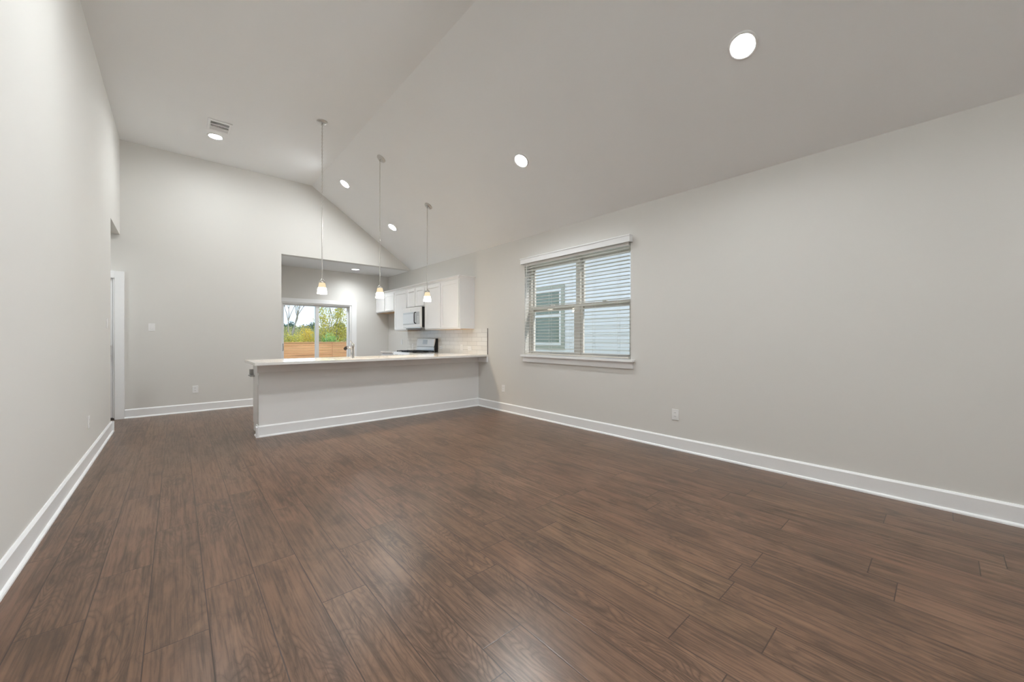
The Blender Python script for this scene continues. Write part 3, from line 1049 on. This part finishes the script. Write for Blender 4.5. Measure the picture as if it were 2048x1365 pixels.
# back panel: black sides, pale sloped face
b = MB().prism([(XR - 0.095, 0.886), (XR - 0.012, 0.886), (XR - 0.012, 1.195), (XR - 0.060, 1.195)], 'y', r0, r1)
b.build('back_panel', M['black'], Rg, 0.003)
b = MB().prism([(XR - 0.107, 1.022), (XR - 0.095, 1.020), (XR - 0.045, 1.203), (XR - 0.072, 1.203), (XR - 0.086, 1.190)], 'y', r0 + 0.012, r1 - 0.004)
bp = b.build('back_panel_face', M['appl'], Rg, 0.003)
b = MB().box((XR - 0.101, r0 + 0.012, 0.915), (XR - 0.088, r1 - 0.004, 1.015))
b.build('back_panel_apron', M['steel'], Rg)
yc = (r0 + r1) / 2
b = MB().prism([(XR - 0.1030, 1.075), (XR - 0.095, 1.075), (XR - 0.080, 1.165), (XR - 0.0918, 1.165)], 'y', yc - 0.085, yc + 0.105)
b.build('display', M['applgrey'], bp)


# ================================================================ wall plates
def plate(axis, pos, label, kind, w=0.074, h=0.115, group=None, gang_h=False):
    """axis: '-x' plate on the right wall, '+x' left wall, '-y' back wall; pos = centre on the wall face"""
    cat = 'outlet' if kind == 'outlet' else 'switch'
    e = empty('electrical_outlet' if kind == 'outlet' else 'light_switch', pos, label, cat, group)
    px_, py_, pz_ = pos

    def bx(a0, a1, z0, z1, d0, d1, nm, mat, par, bev=0.0):
        if axis == '-x':
            m = MB().box((px_ - d1, py_ + a0, pz_ + z0), (px_ - d0, py_ + a1, pz_ + z1))
        elif axis == '+x':
            m = MB().box((px_ + d0, py_ + a0, pz_ + z0), (px_ + d1, py_ + a1, pz_ + z1))
        else:
            m = MB().box((px_ + a0, py_ - d1, pz_ + z0), (px_ + a1, py_ - d0, pz_ + z1))
        return m.build(nm, mat, par, bev)
    bx(-w / 2, w / 2, -h / 2, h / 2, 0, 0.007, 'plate', M['plastic'], e, 0.002)
    if kind == 'outlet':
        offs = ((-0.02, 0.0), (0.02, 0.0)) if gang_h else ((0.0, -0.02), (0.0, 0.02))
        for (oa, oz) in offs:
            r_ = bx(oa - 0.016, oa + 0.016, oz - 0.015, oz + 0.015, 0.005, 0.0085, 'receptacle', M['plastic'], e, 0.002)
            for q in (-0.0065, 0.0065):
                bx(oa + q - 0.0012, oa + q + 0.0012, oz - 0.003, oz + 0.007, 0.008, 0.0088, 'slot', M['slot'], r_)
    else:
        bx(-0.017, 0.017, -0.034, 0.034, 0.005, 0.011, 'rocker', M['plastic'], e, 0.003)
    return e


plate('-x', (XR, 4.80, 0.372), 'white outlet low on the right wall between window and peninsula', 'outlet')
plate('-x', (XR, 1.92, 0.376), 'white outlet low on the bare right wall beyond the window, nearest the viewer', 'outlet')
plate('-y', (0.23, YB, 0.368), 'white outlet low on the far wall left of the peninsula', 'outlet')
plate('-y', (-0.287, YB, 1.370), 'white light switch on the far wall beside the white door casing', 'switch')
plate('+x', (XL, 6.66, 1.38), 'white switch seen nearly edge on at the end of the left wall', 'switch')
plate('+x', (XL, 5.40, 0.40), 'white outlet low on the left wall above its baseboard', 'outlet')
plate('-x', (XR - 0.009, 6.765, 1.010), 'sideways white outlet on the tile just right of the gas range', 'outlet', 0.115, 0.062, None, True)
plate('-x', (XR - 0.009, 6.01, 1.026), 'upright white switch on the tile, second from the tile edge', 'switch')
plate('-x', (XR - 0.009, 5.748, 1.012), 'squarish white outlet on the tile nearest the tile edge', 'outlet', 0.110, 0.070, None, True)
plate('-x', (XR - 0.009, 7.99, 1.012), 'white outlet on the tile on the far side of the gas range', 'outlet')
plate('-x', (XR, 8.57, 1.110), 'white outlet on the painted wall left of the tile edge', 'outlet')
e = empty('electrical_outlet', (PX, 5.55, 0.69), 'white outlet on the narrow end of the peninsula wall', 'outlet')
MB().box((PX - 0.007, 5.515, 0.632), (PX, 5.588, 0.747)).build('plate', M['plastic'], e, 0.002)
for z in (0.67, 0.71):
    MB().box((PX - 0.009, 5.535, z - 0.015), (PX - 0.006, 5.567, z + 0.015)).build('receptacle', M['plastic'], e, 0.002)

# ================================================================ outside
# yard: drops gently away from the house
b = MB()
b.add([(-30, YN + 0.17, -0.13), (60, YN + 0.17, -0.13), (60, 16.5, -0.78), (-30, 16.5, -0.78), (-30, 140, -0.8), (90, 140, -0.8)],
      [(0, 1, 2, 3), (3, 2, 5, 4)])
b.add([(XR + 0.2, -8, -0.13), (60, -8, -0.13), (60, YN + 0.17, -0.13), (XR + 0.2, YN + 0.17, -0.13)], [(0, 1, 2, 3)])
o = b.build('ground', M['grass'])
o['kind'] = 'structure'
o = MB().box((0.6, YN + 0.17, -0.13), (4.6, 12.2, -0.06)).build('patio', M['concrete'])
o['kind'] = 'structure'

# fence
FY = 18.0
Fn = empty('wood_fence', (5.0, FY, -0.8), 'horizontal cedar board fence seen through the sliding glass door', 'fence')
b = MB()
z = -0.78
while z < 1.0:
    for (x0, x1) in ((-2.0, 0.4), (0.4, 2.8), (2.8, 5.2), (5.2, 7.6), (7.6, 10.0), (10.0, 12.4)):
        b.box((x0 + 0.004, FY, z), (x1 - 0.004, FY + 0.018, z + 0.098))
    z += 0.105
b.build('fence_boards', M['cedar'], Fn)
for x in (-2.0, 0.4, 2.8, 5.2, 7.6, 10.0, 12.4):
    MB().box((x - 0.045, FY + 0.02, -0.8), (x + 0.045, FY + 0.11, 1.03)).build('fence_post', M['cedar'], Fn)
MB().box((-2.05, FY - 0.03, 1.005), (12.45, FY + 0.12, 1.04)).build('cap_rail', M['cedar'], Fn)


def leaves(mb, c, rad, n, size, rnd, up=0.0):
    for _ in range(n):
        while True:
            p = Vector((rnd.uniform(-1, 1), rnd.uniform(-1, 1), rnd.uniform(-1, 1)))
            if p.length <= 1:
                break
        p = Vector((c[0] + p.x * rad[0], c[1] + p.y * rad[1], c[2] + p.z * rad[2]))
        a = Vector((rnd.gauss(0, 1), rnd.gauss(0, 1), rnd.gauss(0, 1) + up)).normalized()
        b_ = a.orthogonal().normalized()
        b_.rotate(Matrix.Rotation(rnd.uniform(0, 6.28), 3, a))
        s = size * rnd.uniform(0.6, 1.3)
        mb.add([p - a * s, p + b_ * s * 0.45, p + a * s, p - b_ * s * 0.45], [(0, 1, 2, 3)])


def shrub(x, y, z0, h, r, mat, label, cat='shrub', n=900, size=0.07, seed=1, name='shrub', group=None):
    rnd = random.Random(seed)
    e = empty(name, (x, y, z0), label, cat, group)
    st = MB()
    lf = MB()
    for q in range(9):
        a = rnd.uniform(0, 6.28)
        t = rnd.uniform(0.2, 0.85) * r
        top = Vector((x + math.cos(a) * t, y + math.sin(a) * t, z0 + h * rnd.uniform(0.6, 0.95)))
        mid = Vector((x + math.cos(a) * t * 0.35, y + math.sin(a) * t * 0.35, z0 + h * 0.45))
        st.tube([(x, y, z0 - 0.05), mid, top], [0.025, 0.016, 0.006], 5)
        leaves(lf, top - Vector((0, 0, 0.12 * h)), (r * 0.5, r * 0.5, h * 0.24), n // 9, size, rnd)
    st.build('stems', M['bark'], e)
    lf.build('foliage', mat, e)
    return e


def bare_tree(x, y, z0, h, label, seed, spread=0.55):
    rnd = random.Random(seed)
    e = empty('bare_tree', (x, y, z0), label, 'tree', 'bare trees beyond the fence')
    b = MB()

    def grow(p, d, ln, r, lvl):
        q = p + d * ln
        m_ = p + d * ln * 0.5 + Vector((rnd.uniform(-1, 1), rnd.uniform(-1, 1), 0)) * ln * 0.05
        b.tube([p, m_, q], [r, r * 0.85, r * 0.65], 5)
        if lvl:
            for _ in range(3 if lvl > 1 else 4):
                nd = (d + Vector((rnd.uniform(-1, 1), rnd.uniform(-1, 1), rnd.uniform(-0.1, 0.5))) * spread).normalized()
                grow(q, nd, ln * rnd.uniform(0.6, 0.85), r * 0.6, lvl - 1)
    grow(Vector((x, y, z0 - 0.1)), Vector((0.05, 0, 1)), h * 0.36, 0.07, 4)
    b.build('branches', M['bark'], e)
    return e


bare_tree(5.05, 26, -0.8, 5.4, 'bare grey tree at the left edge of the sliding glass door', 3)
bare_tree(7.35, 27, -0.8, 5.2, 'bare grey tree behind the middle stile of the sliding glass door', 11, 0.5)
# feathery yellow-green tree filling the right pane
T = empty('feathery_tree', (6.5, 22.5, -0.8), 'tall feathery yellow green tree in the right pane of the sliding glass door', 'tree')
rnd = random.Random(5)
st, lf = MB(), MB()
for q in range(46):
    a = rnd.uniform(0, 6.28)
    rr = rnd.uniform(0.2, 1.0)
    hgt = rnd.uniform(2.2, 4.3) - 0.5 * rr
    bx_, by_ = 6.5 + 0.5 * math.cos(a) * rr, 22.5 + 0.5 * math.sin(a) * rr
    tip = Vector((6.5 + 1.25 * math.cos(a) * rr, 22.5 + 1.2 * math.sin(a) * rr, -0.8 + hgt))
    mid = Vector(((bx_ + tip.x) / 2, (by_ + tip.y) / 2, -0.8 + hgt * 0.55))
    st.tube([(bx_, by_, -0.85), mid, tip], [0.02, 0.012, 0.004], 5)
    for t in (0.35, 0.55, 0.72, 0.88, 1.0):
        c = Vector((bx_, by_, -0.8)).lerp(tip, t)
        leaves(lf, c, (0.19, 0.19, 0.28), 44, 0.046, rnd, 1.2)
st.build('stems', M['bark'], T)
lf.build('foliage', M['leaf_yel'], T)

gsh = 'shrubs behind the cedar fence'
for i, (x, y, h, r, mt, lb) in enumerate((
        (4.3, 22.0, 2.25, 0.75, 'leaf_yel', 'yellow green shrub at the far left behind the cedar fence'),
        (5.95, 28.0, 2.6, 0.75, 'leaf_olive', 'olive shrub behind the cedar fence, left of the golden one'),
        (5.95, 24.6, 2.8, 0.8, 'leaf_gold', 'golden yellow shrub in the left pane of the sliding glass door'),
        (4.45, 19.6, 1.8, 0.5, 'leaf_olive', 'low olive shrub directly behind the left part of the cedar fence'),
        (5.75, 20.0, 2.3, 0.5, 'leaf_green', 'fresh green shrub low in the right pane of the sliding glass door'),
        (6.7, 20.4, 1.9, 0.42, 'leaf_olive', 'olive shrub below the feathery yellow green tree'))):
    shrub(x, y, -0.8, h, r, M[mt], lb, n=2600, size=0.045, seed=20 + i, group=gsh)
for i, (x, y, h, r) in enumerate(((6.2, 31, 2.8, 1.8), (8.2, 36, 2.9, 1.9), (10.4, 41, 3.1, 2.0), (13.2, 46, 3.3, 2.1))):
    shrub(x, y, -0.8, h, r, M['leaf_olive'], ['grey olive scrub at the left below the dark treeline', 'grey olive scrub, second from the left below the dark treeline',
          'grey olive scrub near the door stile below the dark treeline', 'grey olive scrub behind the feathery yellow green tree'][i],
          n=4200, size=0.07, seed=50 + i, group='scrub below the treeline')
for i in range(9):
    x = 12.4 + i * 1.5
    shrub(x, 72 + (i % 3) * 3, -0.8, 4.0 + (i * 37 % 5) * 0.22, 1.35, M['leaf_dark'], 'dark green tree in the distant row beyond the shrubs', 'tree', 2200, 0.17, 80 + i, 'distant_tree', 'distant treeline')

# neighbouring house beyond the right wall window
HX = 7.4
H = empty('house', (HX + 3, 4.0, -0.13), 'pale blue sided house seen through the window blind', 'house')
b = MB()
hy0, hy1 = -6.0, 13.0
z = -0.13
pts = []
while z < 3.4:
    pts += [(HX - 0.014, z), (HX, z + 0.178)]
    z += 0.178
poly = pts + [(HX + 0.2, z), (HX + 0.2, -0.13)]
b.prism(poly, 'y', hy0, hy1)
b.box((HX + 0.2, hy0, -0.13), (HX + 6, hy0 + 0.2, 3.4)).box((HX + 0.2, hy1 - 0.2, -0.13), (HX + 6, hy1, 3.4)).box((HX + 5.8, hy0, -0.13), (HX + 6, hy1, 3.4))
b.build('siding', M['siding'], H)
MB().prism([(HX - 0.35, 3.3), (HX + 3, 5.2), (HX + 6.35, 3.3), (HX + 6.35, 3.42), (HX + 3, 5.34), (HX - 0.35, 3.42)], 'y', hy0 - 0.3, hy1 + 0.3).build('roof', M['roof'], H)
n0, n1, q0, q1 = 6.47, 7.44, 1.02, 2.47
b = MB()
t = 0.10
b.box((HX - 0.035, n0 - t, q0 - t), (HX, n0, q1 + t)).box((HX - 0.035, n1, q0 - t), (HX, n1 + t, q1 + t))
b.box((HX - 0.035, n0, q1), (HX, n1, q1 + t)).box((HX - 0.035, n0, q0 - t), (HX, n1, q0))
b.build('window_trim', M['htrim'], H)
b = MB()
s = 0.06
b.box((HX - 0.045, n0, q0), (HX, n0 + s, q1)).box((HX - 0.045, n1 - s, q0), (HX, n1, q1))
b.box((HX - 0.045, n0 + s, q1 - s), (HX, n1 - s, q1)).box((HX - 0.045, n0 + s, q0), (HX, n1 - s, q0 + s)).box((HX - 0.045, n0 + s, 1.76), (HX, n1 - s, 1.82))
wf = b.build('window', M['vinylw'], H)
MB().box((HX - 0.022, n0 + s, q0 + s), (HX - 0.018, n1 - s, q1 - s)).build('pane', M['hglass'], wf)
